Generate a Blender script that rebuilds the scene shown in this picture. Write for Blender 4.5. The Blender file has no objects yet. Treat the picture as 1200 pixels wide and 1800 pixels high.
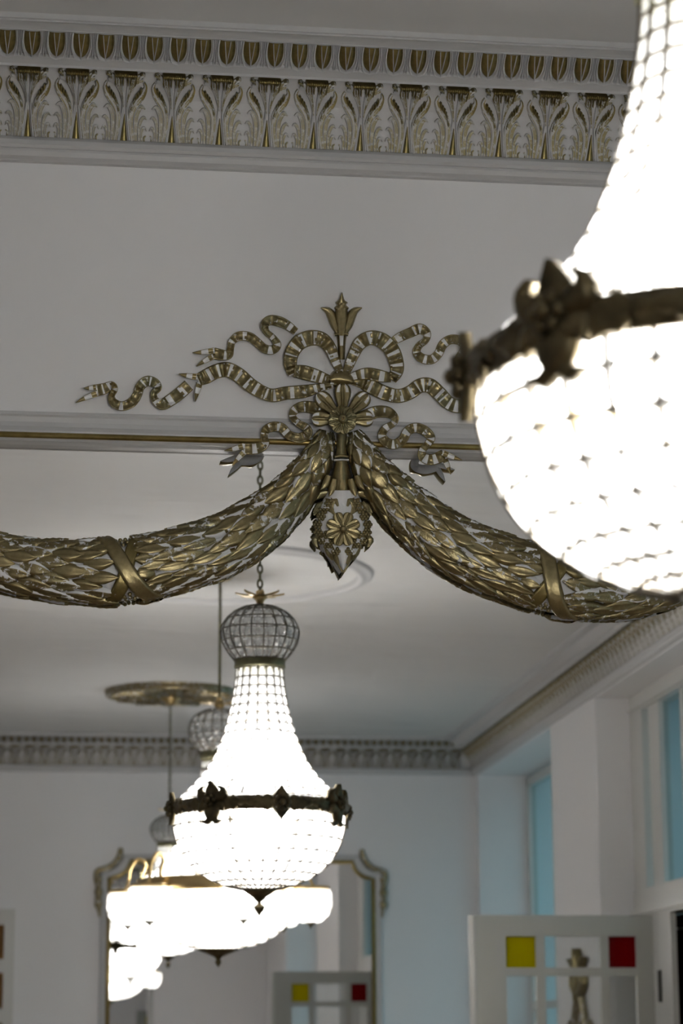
import bpy, math, random
from mathutils import Vector, Matrix
from math import sin, cos, pi, radians, sqrt, tan, atan2

# ------------------------------------------------------------------ camera, sky, exposure
EYE = Vector((0.0, -5.6, 1.6))           # the mirror glass lies in the plane y = 0
YAW, PITCH, ROLL, FPX = 0.134817, 0.217533, -0.005475, 4234.7
sc = bpy.context.scene
COL = sc.collection
fw = Vector((sin(YAW)*cos(PITCH), cos(YAW)*cos(PITCH), sin(PITCH)))
_r0 = Vector((cos(YAW), -sin(YAW), 0)); _u0 = _r0.cross(fw)
rt = _r0*cos(ROLL) + _u0*sin(ROLL); up = rt.cross(fw)
cd = bpy.data.cameras.new('camera'); cam = bpy.data.objects.new('camera', cd); COL.objects.link(cam)
cam.matrix_world = Matrix(((rt.x, up.x, -fw.x, EYE.x), (rt.y, up.y, -fw.y, EYE.y), (rt.z, up.z, -fw.z, EYE.z), (0, 0, 0, 1)))
cd.sensor_fit = 'VERTICAL'; cd.sensor_height = 36; cd.sensor_width = 24; cd.lens = 36*FPX/1800
cd.clip_start = .05; cd.clip_end = 200
cd.dof.use_dof = True; cd.dof.focus_distance = 5.85; cd.dof.aperture_fstop = 5.2; cd.dof.aperture_blades = 0
sc.camera = cam
sc.view_settings.view_transform = 'Standard'; sc.view_settings.look = 'None'
sc.view_settings.exposure = 1.03; sc.view_settings.gamma = 1; sc.view_settings.use_curve_mapping = False
LAMP_A, LAMP_B, LAMP_C = 48.0, 58.0, 38.0        # watts in each chandelier
SKY_LOW, SKY_HIGH = 0.26, 1.4
w = bpy.data.worlds.new('evening_sky'); sc.world = w; w.use_nodes = True
nt = w.node_tree; nt.nodes.clear()
o_ = nt.nodes.new('ShaderNodeOutputWorld'); b_ = nt.nodes.new('ShaderNodeBackground')
tc = nt.nodes.new('ShaderNodeTexCoord'); sp = nt.nodes.new('ShaderNodeSeparateXYZ'); mr = nt.nodes.new('ShaderNodeMapRange')
mr.inputs['From Min'].default_value = .15; mr.inputs['From Max'].default_value = .8
mr.inputs['To Min'].default_value = SKY_LOW; mr.inputs['To Max'].default_value = SKY_HIGH
b_.inputs['Color'].default_value = (.42, .78, .90, 1)
nt.links.new(tc.outputs['Generated'], sp.inputs[0]); nt.links.new(sp.outputs['Z'], mr.inputs['Value'])
nt.links.new(mr.outputs[0], b_.inputs['Strength']); nt.links.new(b_.outputs[0], o_.inputs[0])

# ------------------------------------------------------------------ helpers
def ray(u, v):
    return fw*FPX + rt*(u-600) - up*(v-900)
def P(u, v, y):
    """point of the plane world-y = y that the photo shows at (u, v)"""
    d = ray(u, v); return EYE + d*((y-EYE.y)/d.y)
def R(u, v, depth):
    """real point behind the viewer whose mirror image shows at (u, v), `depth` metres of path from the eye"""
    p = P(u, v, EYE.y+depth); return Vector((p.x, -p.y, p.z))

def tag(o, label=None, cat=None, group=None, kind=None):
    if label: o['label'] = label
    if cat: o['category'] = cat
    if group: o['group'] = group
    if kind: o['kind'] = kind
    return o
def empty(name, loc=(0, 0, 0), rz=0, parent=None):
    o = bpy.data.objects.new(name, None); COL.objects.link(o); o.location = loc; o.rotation_euler.z = rz
    o.empty_display_size = .05
    if parent: o.parent = parent
    return o
class MB:
    def __init__(s): s.v = []; s.f = []; s.m = []; s.sm = []
    def add(s, vs, fs, m=0, smooth=True):
        k = len(s.v); s.v += [tuple(p) for p in vs]
        for i, f in enumerate(fs):
            s.f.append([k+j for j in f]); s.m.append(m[i] if isinstance(m, (list, tuple)) else m); s.sm.append(smooth)
    def merge(s, o, off=(0, 0, 0), rz=0):
        c, n = cos(rz), sin(rz); k = len(s.v)
        s.v += [(x*c-y*n+off[0], x*n+y*c+off[1], z+off[2]) for x, y, z in o.v]
        s.f += [[k+j for j in f] for f in o.f]; s.m += o.m; s.sm += o.sm
    def box(s, a, b, m=0):
        x0, y0, z0 = a; x1, y1, z1 = b
        x0, x1 = min(x0, x1), max(x0, x1); y0, y1 = min(y0, y1), max(y0, y1); z0, z1 = min(z0, z1), max(z0, z1)
        s.add([(x0,y0,z0),(x1,y0,z0),(x1,y1,z0),(x0,y1,z0),(x0,y0,z1),(x1,y0,z1),(x1,y1,z1),(x0,y1,z1)],
              [(0,3,2,1),(4,5,6,7),(0,1,5,4),(1,2,6,5),(2,3,7,6),(3,0,4,7)], m, False)
    def quad(s, a, b, c, d, m=0): s.add([a, b, c, d], [(0, 1, 2, 3)], m, False)
    def lathe(s, prof, n=24, c=(0, 0, 0), m=0, smooth=True, a0=0, a1=2*pi):
        full = abs(a1-a0-2*pi) < 1e-6; k = n if full else n+1; vs = []
        for r, z in prof:
            for i in range(k):
                a = a0+(a1-a0)*i/n; vs.append((c[0]+r*cos(a), c[1]+r*sin(a), c[2]+z))
        fs = []
        for j in range(len(prof)-1):
            for i in range(n):
                i2 = (i+1) % k; fs.append((j*k+i, j*k+i2, (j+1)*k+i2, (j+1)*k+i))
        s.add(vs, fs, m, smooth)
    def tube(s, pts, r, n=6, m=0, closed=False):
        pts = [Vector(p) for p in pts]; N = len(pts); vs = []; nrm = None
        for i, p in enumerate(pts):
            if closed: t = pts[(i+1) % N]-pts[i-1]
            else: t = pts[min(i+1, N-1)]-pts[max(i-1, 0)]
            t.normalize()
            if nrm is None: nrm = t.orthogonal().normalized()
            else:
                nrm = nrm - t*nrm.dot(t); nrm = nrm.normalized() if nrm.length > 1e-6 else t.orthogonal().normalized()
            b = t.cross(nrm); rr = r[i] if isinstance(r, (list, tuple)) else r
            for k in range(n):
                a = 2*pi*k/n; vs.append(p+nrm*rr*cos(a)+b*rr*sin(a))
        fs = []
        for i in range(N if closed else N-1):
            j = (i+1) % N
            for k in range(n):
                k2 = (k+1) % n; fs.append((i*n+k, i*n+k2, j*n+k2, j*n+k))
        if not closed: fs += [tuple(range(n))[::-1], tuple((N-1)*n+k for k in range(n))]
        s.add(vs, fs, m, True)
    def ball(s, c, r, m=0, n=8, sq=(1, 1, 1)):
        vs = [(c[0], c[1], c[2]+r*sq[2])]; fs = []; q = n//2
        for j in range(1, q):
            t = pi*j/q
            for i in range(n):
                a = 2*pi*i/n; vs.append((c[0]+r*sq[0]*sin(t)*cos(a), c[1]+r*sq[1]*sin(t)*sin(a), c[2]+r*sq[2]*cos(t)))
        vs.append((c[0], c[1], c[2]-r*sq[2]))
        for i in range(n): fs.append((0, 1+i, 1+(i+1) % n)); fs.append((len(vs)-1, 1+(q-2)*n+(i+1) % n, 1+(q-2)*n+i))
        for j in range(q-2):
            for i in range(n): i2 = (i+1) % n; fs.append((1+j*n+i, 1+(j+1)*n+i, 1+(j+1)*n+i2, 1+j*n+i2))
        s.add(vs, fs, m, True)
    def build(s, name, mats, parent=None):
        me = bpy.data.meshes.new(name); me.from_pydata(s.v, [], s.f); me.update()
        if not isinstance(mats, (list, tuple)): mats = [mats]
        for q in mats: me.materials.append(q)
        me.polygons.foreach_set('material_index', [min(q, len(mats)-1) for q in s.m])
        me.polygons.foreach_set('use_smooth', s.sm); me.update()
        o = bpy.data.objects.new(name, me); COL.objects.link(o)
        if parent: o.parent = parent
        return o

def cr(pts, n):
    """Catmull-Rom resample of n-dimensional points"""
    N = len(pts)
    if N == 2: return [tuple(a+(b-a)*i/(n-1) for a, b in zip(*pts)) for i in range(n)]
    out = []
    for i in range(n):
        t = (N-1)*i/(n-1); k = min(int(t), N-2); t -= k
        p0, p1, p2, p3 = pts[max(k-1, 0)], pts[k], pts[k+1], pts[min(k+2, N-1)]
        out.append(tuple(.5*((2*b)+(-a+c)*t+(2*a-5*b+4*c-d)*t*t+(-a+3*b-3*c+d)*t**3) for a, b, c, d in zip(p0, p1, p2, p3)))
    return out
LEAF = [(-1, 0), (-.9, .45), (-.45, .95), (0, .7), (.45, .95), (.9, .45), (1, 0)]
ROUND = [(-1, 0), (-.8, .6), (-.4, .92), (0, 1), (.4, .92), (.8, .6), (1, 0)]
RIB = [(-1, 0), (-1, .62), (-.84, .95), (-.6, .72), (0, .6), (.6, .72), (.84, .95), (1, .62), (1, 0)]
def sweep(mb, path, h, mp, prof=LEAF, n=16, mat=None, hfn=None, base=None, back=None):
    """path: (x, y, full width); mp(x, y, height) -> point; the section is raised by h metres; back closes it underneath"""
    q = cr(path, n); vs = []; K = len(prof)
    for i in range(n):
        x, y, wd = q[i]; a = q[max(i-1, 0)]; b = q[min(i+1, n-1)]
        tx, ty = b[0]-a[0], b[1]-a[1]; L = math.hypot(tx, ty) or 1; nx, ny = -ty/L, tx/L
        hh = h*(hfn(i/(n-1)) if hfn else 1)
        for t, k in prof:
            px, py = x+nx*t*max(wd, 0)/2, y+ny*t*max(wd, 0)/2
            vs.append(mp(px, py, (base(px, py) if base else 0)+k*hh))
    fs = []; ms = []
    for i in range(n-1):
        for j in range(K-1):
            fs.append((i*K+j, i*K+j+1, (i+1)*K+j+1, (i+1)*K+j)); ms.append(mat(i, j) if callable(mat) else (mat or 0))
        if back is not None: fs.append((i*K, (i+1)*K, (i+1)*K+K-1, i*K+K-1)); ms.append(back)
    mb.add(vs, fs, ms, True)

# ------------------------------------------------------------------ materials
def nodes(name):
    m = bpy.data.materials.new(name); m.use_nodes = True
    return m, m.node_tree, m.node_tree.nodes['Principled BSDF']
def plain(name, c, rough=.5, metal=0, spec=.5, bump=0, bscale=80, vary=0):
    m, t, b = nodes(name)
    b.inputs['Base Color'].default_value = (*c, 1); b.inputs['Roughness'].default_value = rough
    b.inputs['Metallic'].default_value = metal; b.inputs['Specular IOR Level'].default_value = spec
    if bump or vary:
        g = t.nodes.new('ShaderNodeTexCoord'); n = t.nodes.new('ShaderNodeTexNoise'); n.inputs['Scale'].default_value = bscale
        n.inputs['Detail'].default_value = 6; t.links.new(g.outputs['Object'], n.inputs['Vector'])
        if bump:
            u = t.nodes.new('ShaderNodeBump'); u.inputs['Strength'].default_value = bump; u.inputs['Distance'].default_value = .002
            t.links.new(n.outputs['Fac'], u.inputs['Height']); t.links.new(u.outputs[0], b.inputs['Normal'])
        if vary:
            r = t.nodes.new('ShaderNodeValToRGB'); r.color_ramp.elements[0].position = .3; r.color_ramp.elements[1].position = .7
            r.color_ramp.elements[0].color = (*[k*(1-vary) for k in c], 1); r.color_ramp.elements[1].color = (*[min(1, k*(1+vary)) for k in c], 1)
            t.links.new(n.outputs['Fac'], r.inputs[0]); t.links.new(r.outputs[0], b.inputs['Base Color'])
    return m
def gilded(name, cover, scale=28, gold=(.30, .245, .125), patina=0.0, rough=.34, white=(.74, .74, .75)):
    """white plaster with worn gold paint: cover = share of gold"""
    m, t, b = nodes(name)
    g = t.nodes.new('ShaderNodeTexCoord'); n = t.nodes.new('ShaderNodeTexNoise'); n.inputs['Scale'].default_value = scale
    n.inputs['Detail'].default_value = 5; n.inputs['Roughness'].default_value = .6; n.inputs['Distortion'].default_value = .6
    t.links.new(g.outputs['Object'], n.inputs['Vector'])
    r = t.nodes.new('ShaderNodeValToRGB'); p = .5+(.5-cover)*.55
    r.color_ramp.elements[0].position = max(0, p-.035); r.color_ramp.elements[1].position = min(1, p+.035)
    t.links.new(n.outputs['Fac'], r.inputs[0])
    n2 = t.nodes.new('ShaderNodeTexNoise'); n2.inputs['Scale'].default_value = scale*3; n2.inputs['Detail'].default_value = 3
    t.links.new(g.outputs['Object'], n2.inputs['Vector'])
    c2 = t.nodes.new('ShaderNodeMixRGB'); c2.inputs[1].default_value = (*[k*.62 for k in gold], 1); c2.inputs[2].default_value = (*[k*1.3 for k in gold], 1)
    t.links.new(n2.outputs['Fac'], c2.inputs[0]); src = c2
    if patina:
        n3 = t.nodes.new('ShaderNodeTexNoise'); n3.inputs['Scale'].default_value = 6; t.links.new(g.outputs['Object'], n3.inputs['Vector'])
        r3 = t.nodes.new('ShaderNodeValToRGB'); r3.color_ramp.elements[0].position = .56; r3.color_ramp.elements[1].position = .68
        r3.color_ramp.elements[1].color = (patina, patina, patina, 1); t.links.new(n3.outputs['Fac'], r3.inputs[0])
        c3 = t.nodes.new('ShaderNodeMixRGB'); c3.inputs[2].default_value = (.16, .27, .2, 1); t.links.new(c2.outputs[0], c3.inputs[1]); t.links.new(r3.outputs[0], c3.inputs[0]); src = c3
    mx = t.nodes.new('ShaderNodeMixRGB'); mx.inputs[1].default_value = (*white, 1)
    t.links.new(r.outputs[0], mx.inputs[0]); t.links.new(src.outputs[0], mx.inputs[2]); t.links.new(mx.outputs[0], b.inputs['Base Color'])
    mm = t.nodes.new('ShaderNodeMath'); mm.operation = 'MULTIPLY'; mm.inputs[1].default_value = .85
    t.links.new(r.outputs[0], mm.inputs[0]); t.links.new(mm.outputs[0], b.inputs['Metallic'])
    b.inputs['Roughness'].default_value = rough
    bu = t.nodes.new('ShaderNodeBump'); bu.inputs['Strength'].default_value = .35; bu.inputs['Distance'].default_value = .002
    t.links.new(n2.outputs['Fac'], bu.inputs['Height']); t.links.new(bu.outputs[0], b.inputs['Normal'])
    return m
M = {}
M['wall'] = plain('wall_paint', (.775, .773, .785), .7, bump=.12, bscale=60)
M['ceiling'] = plain('ceiling_paint', (.60, .60, .595), .8)
M['plaster'] = plain('white_plaster', (.53, .53, .535), .5)
M['gold'] = gilded('gold_paint', .97, patina=.18)
M['gold_worn'] = gilded('worn_gold_paint', .66, scale=70, patina=.2)
M['gold_dark'] = gilded('dark_gold_paint', .93, gold=(.24, .19, .075))
M['wash'] = gilded('gold_wash_on_plaster', .62, scale=90, gold=(.27, .235, .12), rough=.5, white=(.58, .58, .57))
M['rod'] = plain('gilt_rod', (.36, .27, .10), .28, .9, vary=.2, bscale=40)
M['wood_white'] = plain('white_gloss_paint', (.60, .60, .575), .3)
M['relief_white'] = plain('white_relief_paint', (.76, .76, .77), .45)
M['leaf_tone'] = plain('darker_leaf_white', (.47, .475, .44), .3)  # door leaf white, a step darker than the frame
M['floor'] = plain('oak_floor', (.28, .19, .11), .35, vary=.3, bscale=4)
M['bronze'] = plain('patinated_bronze', (.12, .095, .05), .42, .75, vary=.45, bscale=30)
M['bronze_green'] = plain('greenish_brass', (.20, .19, .11), .4, .7, vary=.4, bscale=20)
M['wire'] = plain('dark_wire', (.14, .125, .10), .4, .7)
M['brass'] = plain('polished_brass', (.62, .46, .22), .28, .9)
M['dark'] = plain('painted_corridor_dark', (.03, .010, .006), .9, spec=.05)  # darkness of the unlit vestibule put into the colour
M['iron'] = plain('dark_metal', (.04, .035, .03), .4, .6)
m, t, b = nodes('mirror_glass'); M['mirror'] = m
b.inputs['Base Color'].default_value = (.88, .88, .88, 1); b.inputs['Metallic'].default_value = 1; b.inputs['Roughness'].default_value = 0
def thin(name, tint, gloss=.08, diff=0):
    m = bpy.data.materials.new(name); m.use_nodes = True; t = m.node_tree; t.nodes.clear()
    o = t.nodes.new('ShaderNodeOutputMaterial'); a = t.nodes.new('ShaderNodeBsdfTransparent'); g = t.nodes.new('ShaderNodeBsdfGlossy')
    a.inputs[0].default_value = (*tint, 1); g.inputs['Roughness'].default_value = .02; x = t.nodes.new('ShaderNodeMixShader'); x.inputs[0].default_value = gloss
    t.links.new(a.outputs[0], x.inputs[1]); t.links.new(g.outputs[0], x.inputs[2]); out = x
    if diff:
        d = t.nodes.new('ShaderNodeBsdfTranslucent'); d.inputs[0].default_value = (*tint, 1); e = t.nodes.new('ShaderNodeBsdfDiffuse'); e.inputs[0].default_value = (*tint, 1)
        y = t.nodes.new('ShaderNodeMixShader'); t.links.new(d.outputs[0], y.inputs[1]); t.links.new(e.outputs[0], y.inputs[2])
        z = t.nodes.new('ShaderNodeMixShader'); z.inputs[0].default_value = diff; t.links.new(x.outputs[0], z.inputs[1]); t.links.new(y.outputs[0], z.inputs[2]); out = z
    t.links.new(out.outputs[0], o.inputs[0]); return m
M['pane'] = thin('window_glass', (.62, .68, .68))
M['clear'] = thin('clear_glass', (.9, .92, .92), .06)
M['yellow'] = thin('yellow_glass', (.62, .55, .0), .04, .8)
M['red'] = thin('red_glass', (.30, .003, .006), .04, .8)
M['amber'] = thin('amber_glass', (.42, .22, .08), .05, .85)
# cut crystal: translucent body, bright facets, partly see-through
m = bpy.data.materials.new('cut_crystal'); m.use_nodes = True; t = m.node_tree; t.nodes.clear(); M['crystal'] = m
o = t.nodes.new('ShaderNodeOutputMaterial'); a = t.nodes.new('ShaderNodeBsdfTranslucent'); a.inputs[0].default_value = (.96, .965, .965, 1)
g = t.nodes.new('ShaderNodeBsdfGlossy'); g.inputs['Roughness'].default_value = .08; c = t.nodes.new('ShaderNodeBsdfTransparent'); c.inputs[0].default_value = (.96, .965, .965, 1)
x = t.nodes.new('ShaderNodeMixShader'); x.inputs[0].default_value = .74; y = t.nodes.new('ShaderNodeMixShader'); y.inputs[0].default_value = .16
t.links.new(a.outputs[0], x.inputs[1]); t.links.new(c.outputs[0], x.inputs[2]); t.links.new(x.outputs[0], y.inputs[1]); t.links.new(g.outputs[0], y.inputs[2]); t.links.new(y.outputs[0], o.inputs[0])
def emit(name, c, s):
    m = bpy.data.materials.new(name); m.use_nodes = True; t = m.node_tree; t.nodes.clear()
    o = t.nodes.new('ShaderNodeOutputMaterial'); e = t.nodes.new('ShaderNodeEmission'); e.inputs[0].default_value = (*c, 1); e.inputs[1].default_value = s
    t.links.new(e.outputs[0], o.inputs[0]); return m
M['bulb'] = emit('lit_bulb', (1, .97, .93), 30)

m = M['ceiling']; t = m.node_tree; b = t.nodes['Principled BSDF']
g = t.nodes.new('ShaderNodeTexCoord'); mp_ = t.nodes.new('ShaderNodeMapping'); mp_.inputs['Scale'].default_value = (.5, 1.3, 1); mp_.inputs['Rotation'].default_value = (0, 0, .3)
n = t.nodes.new('ShaderNodeTexNoise'); n.inputs['Scale'].default_value = 1.1; n.inputs['Detail'].default_value = 3; n.inputs['Distortion'].default_value = .8
u = t.nodes.new('ShaderNodeBump'); u.inputs['Strength'].default_value = 1; u.inputs['Distance'].default_value = .07
t.links.new(g.outputs['Object'], mp_.inputs[0]); t.links.new(mp_.outputs[0], n.inputs['Vector']); t.links.new(n.outputs['Fac'], u.inputs['Height']); t.links.new(u.outputs[0], b.inputs['Normal'])

# ------------------------------------------------------------------ room shell
ZC = 1.6
H = P(600, 46, -.32).z                 # ceiling height
YW = -0.038                    # face of the mirror wall (the glass is set 5 cm back)
YF = -13.3                    # far wall, seen only in the mirror
XL = -3.4
def side_x(y):                # side wall on the right (slightly out of square)
    return 3.187 + .02342*(5.6 - y)
def struct(mb, name, mats, parent=None):
    o = mb.build(name, mats, parent)
    if parent is None: o['kind'] = 'structure'
    return o
XR0, XR1 = side_x(0), side_x(YF)
# near wall with a rectangular opening for the mirror
zt = P(450, 783, YW).z
MX, MW = .77, 1.02
ZB = zt - 2.1
mb = MB()
mb.box((XL-.2, YW, zt), (XR0+.7, .25, H), 0); mb.box((XL-.2, YW, 0), (XR0+.7, .25, ZB), 0)
mb.box((XL-.2, YW, ZB), (MX-MW, .25, zt), 0); mb.box((MX+MW, YW, ZB), (XR0+.7, .25, zt), 0)
mb.box((MX-MW-.02, .012, ZB-.02), (MX+MW+.02, .03, zt+.02), 0)
struct(mb, 'wall_front', M['wall'])
mb = MB(); mb.box((XL-.2, YF-.25, 0), (XR1+.9, YF, H)); struct(mb, 'wall_far', M['wall'])
mb = MB(); mb.box((XL-.25, YF-.2, 0), (XL, .2, H)); struct(mb, 'wall_left', M['wall'])
mb = MB(); mb.box((XL-.2, YF-.2, H), (XR1+.9, .25, H+.2)); struct(mb, 'ceiling', M['ceiling'])
mb = MB(); mb.box((XL-.2, YF-.2, -.1), (XR1+.9, .25, 0)); struct(mb, 'floor', M['floor'])
# side wall with two deep openings; depth measured along y
ZR = ZC + 2.079               # soffit of the openings
W1 = (-13.19, -10.22)          # far window recess
W2 = (-8.81, -6.2)           # door opening
W3 = (-4.6, -2.0)             # a third bay nearer the mirror wall
TH = .62
def wallseg(mb, ya, yb, za, zb, dep=TH, m=0):
    xa, xb = side_x(ya), side_x(yb)
    vs = [(xa, ya, za), (xb, yb, za), (xb+dep, yb, za), (xa+dep, ya, za), (xa, ya, zb), (xb, yb, zb), (xb+dep, yb, zb), (xa+dep, ya, zb)]
    mb.add(vs, [(0,3,2,1),(4,5,6,7),(0,1,5,4),(1,2,6,5),(2,3,7,6),(3,0,4,7)], m, False)
mb = MB()
for ya, yb in ((YF, W1[0]), (W1[1], W2[0]), (W2[1], W3[0]), (W3[1], .1)): wallseg(mb, ya, yb, 0, H)
for ya, yb in (W1, W2, W3): wallseg(mb, ya, yb, ZR, H)
for ya, yb in (W1, W3): wallseg(mb, ya, yb, 0, .8)
struct(mb, 'wall_right', M['wall'])

# windows -------------------------------------------------------------------
def window(ya, yb, z0, z1, dep, name, rows=(.33,), cols=4):
    """white casement set `dep` behind the wall face"""
    mb = MB()
    def bx(a, b, za, zb, d0=0, d1=.06): 
        xa, xb = side_x(a)+dep+d0, side_x(b)+dep+d0; e = d1-d0
        mb.add([(xa, a, za), (xb, b, za), (xb+e, b, za), (xa+e, a, za), (xa, a, zb), (xb, b, zb), (xb+e, b, zb), (xa+e, a, zb)],
               [(0,3,2,1),(4,5,6,7),(0,1,5,4),(1,2,6,5),(2,3,7,6),(3,0,4,7)], 0, False)
    f = .07
    bx(ya, ya+f, z0, z1); bx(yb-f, yb, z0, z1); bx(ya, yb, z0, z0+f); bx(ya, yb, z1-f, z1)
    for k in range(1, cols): y = ya+(yb-ya)*k/cols; bx(y-.03, y+.03, z0, z1, .01, .05)
    for r in rows: z = z1-(z1-z0)*r; bx(ya, yb, z-.03, z+.03, .01, .05)
    fr = struct(mb, name, M['wood_white'])
    g = MB(); xa, xb = side_x(ya)+dep+.03, side_x(yb)+dep+.03
    g.quad((xa, ya, z0), (xb, yb, z0), (xb, yb, z1), (xa, ya, z1)); g.build('window_glass', M['pane'], fr)
    return fr
window(W1[0]+.0, W1[1], .8, ZR-.02, .39, 'window_1', rows=(.62,), cols=3)
window(W3[0], W3[1], .8, ZR-.02, .39, 'window_2', rows=(.4,), cols=4)

# door set: white frame, transom light above, one leaf standing open -----------
DEP = .214
ZD = ZC + .73; ZT0 = ZC + .90; ZT1 = ZC + 1.97
def ybox(mb, a, b, za, zb, d0, d1, m=0):
    xa, xb = side_x(a)+d0, side_x(b)+d0; e = d1-d0
    mb.add([(xa, a, za), (xb, b, za), (xb+e, b, za), (xa+e, a, za), (xa, a, zb), (xb, b, zb), (xb+e, b, zb), (xa+e, a, zb)],
           [(0,3,2,1),(4,5,6,7),(0,1,5,4),(1,2,6,5),(2,3,7,6),(3,0,4,7)], m, False)
mb = MB(); a, b = W2
ybox(mb, a, a+.31, ZT0, ZT1, DEP, DEP+.12); ybox(mb, b-.31, b, ZT0, ZT1, DEP, DEP+.12)
ybox(mb, a, a+.85, 0, ZD, DEP, DEP+.035); ybox(mb, b-.55, b, 0, ZD, DEP, DEP+.12)
ybox(mb, a, b, ZD, ZT0, DEP-.01, DEP+.12); ybox(mb, a, b, ZD+.02, ZD+.05, DEP-.035, DEP-.01)
ybox(mb, a, b, ZT1, ZR, DEP, DEP+.12); ybox(mb, a+.02, b, ZT1+.015, ZT1+.03, DEP-.02, DEP)
ybox(mb, a+.40, a+.66, ZT0, ZT1, DEP+.02, DEP+.08)
for y in (a+1.2, a+1.75): ybox(mb, y-.035, y+.035, ZT0, ZT1, DEP+.02, DEP+.08)
dr = struct(mb, 'door_1', M['wood_white'])
g = MB(); xa, xb = side_x(a)+DEP+.05, side_x(b)+DEP+.05
g.quad((xa, a, ZT0), (xb, b, ZT0), (xb, b, ZT1), (xa, a, ZT1)); g.build('transom_glass', M['pane'], dr)
g = MB(); ybox(g, a+.55, a+.60, ZC+.23, ZC+.41, DEP-.012, DEP); g.build('lock_plate', M['iron'], dr)
# vestibule behind the door: its darkness is painted, dark liners added over the reveals
mb = MB(); ybox(mb, a-.1, b+.1, 0, ZD, 1.5, 1.55); ybox(mb, a+.002, a+.03, 0, ZD-.06, DEP+.125, 1.5); ybox(mb, b-.03, b-.002, 0, ZD-.06, DEP+.125, 1.5); ybox(mb, a+.002, b-.002, ZD-.05, ZD, DEP+.125, 1.5); ybox(mb, a, b, -.02, .01, DEP+.125, 1.5)
struct(mb, 'wall_vestibule', M['dark'])

# the open leaf, standing square to the side wall
YD = -(13.55-5.6)
xh = R(1147, 1700, 13.55).x; xf = R(832, 1700, 13.55).x
def lx(u): return R(u, 1700, 13.55).x
def lz(v): return R(980, v, 13.55).z
leaf = empty('glazed_door_leaf', (xh, YD, 0))
tag(leaf, 'white glazed door leaf standing open with yellow and red corner panes', 'door')
def L(mb, x0, x1, z0, z1, y0=-.022, y1=.022): mb.box((x0-xh, y0, z0), (x1-xh, y1, z1))
mb = MB()
ztop = lz(1609)
L(mb, xf, lx(888), .02, ztop); L(mb, lx(1117), xh, .02, ztop); L(mb, lx(888), lx(1117), lz(1646), ztop); L(mb, lx(888), lx(1117), .02, .75)
for za, zb in ((.75, lz(1716)-.62), (lz(1716)-.59, lz(1716)), (lz(1701), lz(1646))):
    L(mb, lx(941), lx(957), za, zb, -.018, .018); L(mb, lx(1054), lx(1069), za, zb, -.018, .018)
for za, zb in ((lz(1716)-.62, lz(1716)-.59), (lz(1716), lz(1701))): L(mb, lx(888), lx(1117), za, zb, -.018, .018)
mb.build('door_frame', M['leaf_tone'], leaf)
g = MB(); g.lathe([(.026, .02), (.026, ztop)], 12, (xf-xh, 0, 0)); g.lathe([(0, ztop), (.026, ztop)], 12, (xf-xh, 0, 0)); g.build('rounded_edge', M['wood_white'], leaf)
for a_, b_2, c_, d_, mt, lab in ((888, 941, 1701, 1646, 'yellow', 'yellow glass pane'), (957, 1054, 1701, 1646, 'clear', None), (1069, 1117, 1701, 1646, 'red', 'dark red glass pane')):
    g = MB(); L(g, lx(a_), lx(b_2), lz(c_), lz(d_), -.003, .003); q = g.build('pane', M[mt], leaf)
    if lab: q['label'] = lab
for a_, b_2 in ((888, 941), (957, 1054), (1069, 1117)):
    g = MB(); L(g, lx(a_), lx(b_2), .75, lz(1716), -.003, .003); g.build('pane', M['clear'], leaf)

# ------------------------------------------------------------------ cornice
# (projection from the wall, height above the eye)
_pv = [(.27, 46), (.27, 59), (.262, 61), (.262, 64), (.252, 66), (.235, 72), (.222, 78), (.222, 79.5), (.214, 80),
       (.206, 89), (.192, 103), (.178, 117), (.170, 121), (.168, 123), (.140, 138), (.140, 142.5), (.118, 142.5), (.098, 163), (.076, 190),
       (.056, 221), (.042, 247), (.034, 264), (.040, 264.5), (.048, 269), (.050, 277), (.044, 283), (.036, 284), (.036, 288), (.030, 297), (.018, 303), (.014, 306), (0, 310)]
PROF = [(p, P(600, v, YW-p).z-ZC) for p, v in _pv]
EGG = PROF[8:13]; ACA = PROF[16:22][::-1]
def along(poly, t):
    L_ = [math.hypot(b[0]-a[0], b[1]-a[1]) for a, b in zip(poly, poly[1:])]; S = sum(L_)*t
    for (a, b), l in zip(zip(poly, poly[1:]), L_):
        if S <= l or (a, b) == (poly[-2], poly[-1]):
            k = S/l; p = (a[0]+(b[0]-a[0])*k, a[1]+(b[1]-a[1])*k); d = ((b[0]-a[0])/l, (b[1]-a[1])/l); break
        S -= l
    n = (d[1], -d[0])
    if n[0] < 0 or (abs(n[0]) < 1e-6 and n[1] > 0): n = (-n[0], -n[1])
    return p, n
PIT = .1155
def motif_map(poly, wide):
    def f(a, t, h):
        p, n = along(poly, min(max(t, -.02), 1.04)); return (a*wide, -(p[0]+n[0]*h), p[1]+n[1]*h + ZC)
    return f
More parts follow.
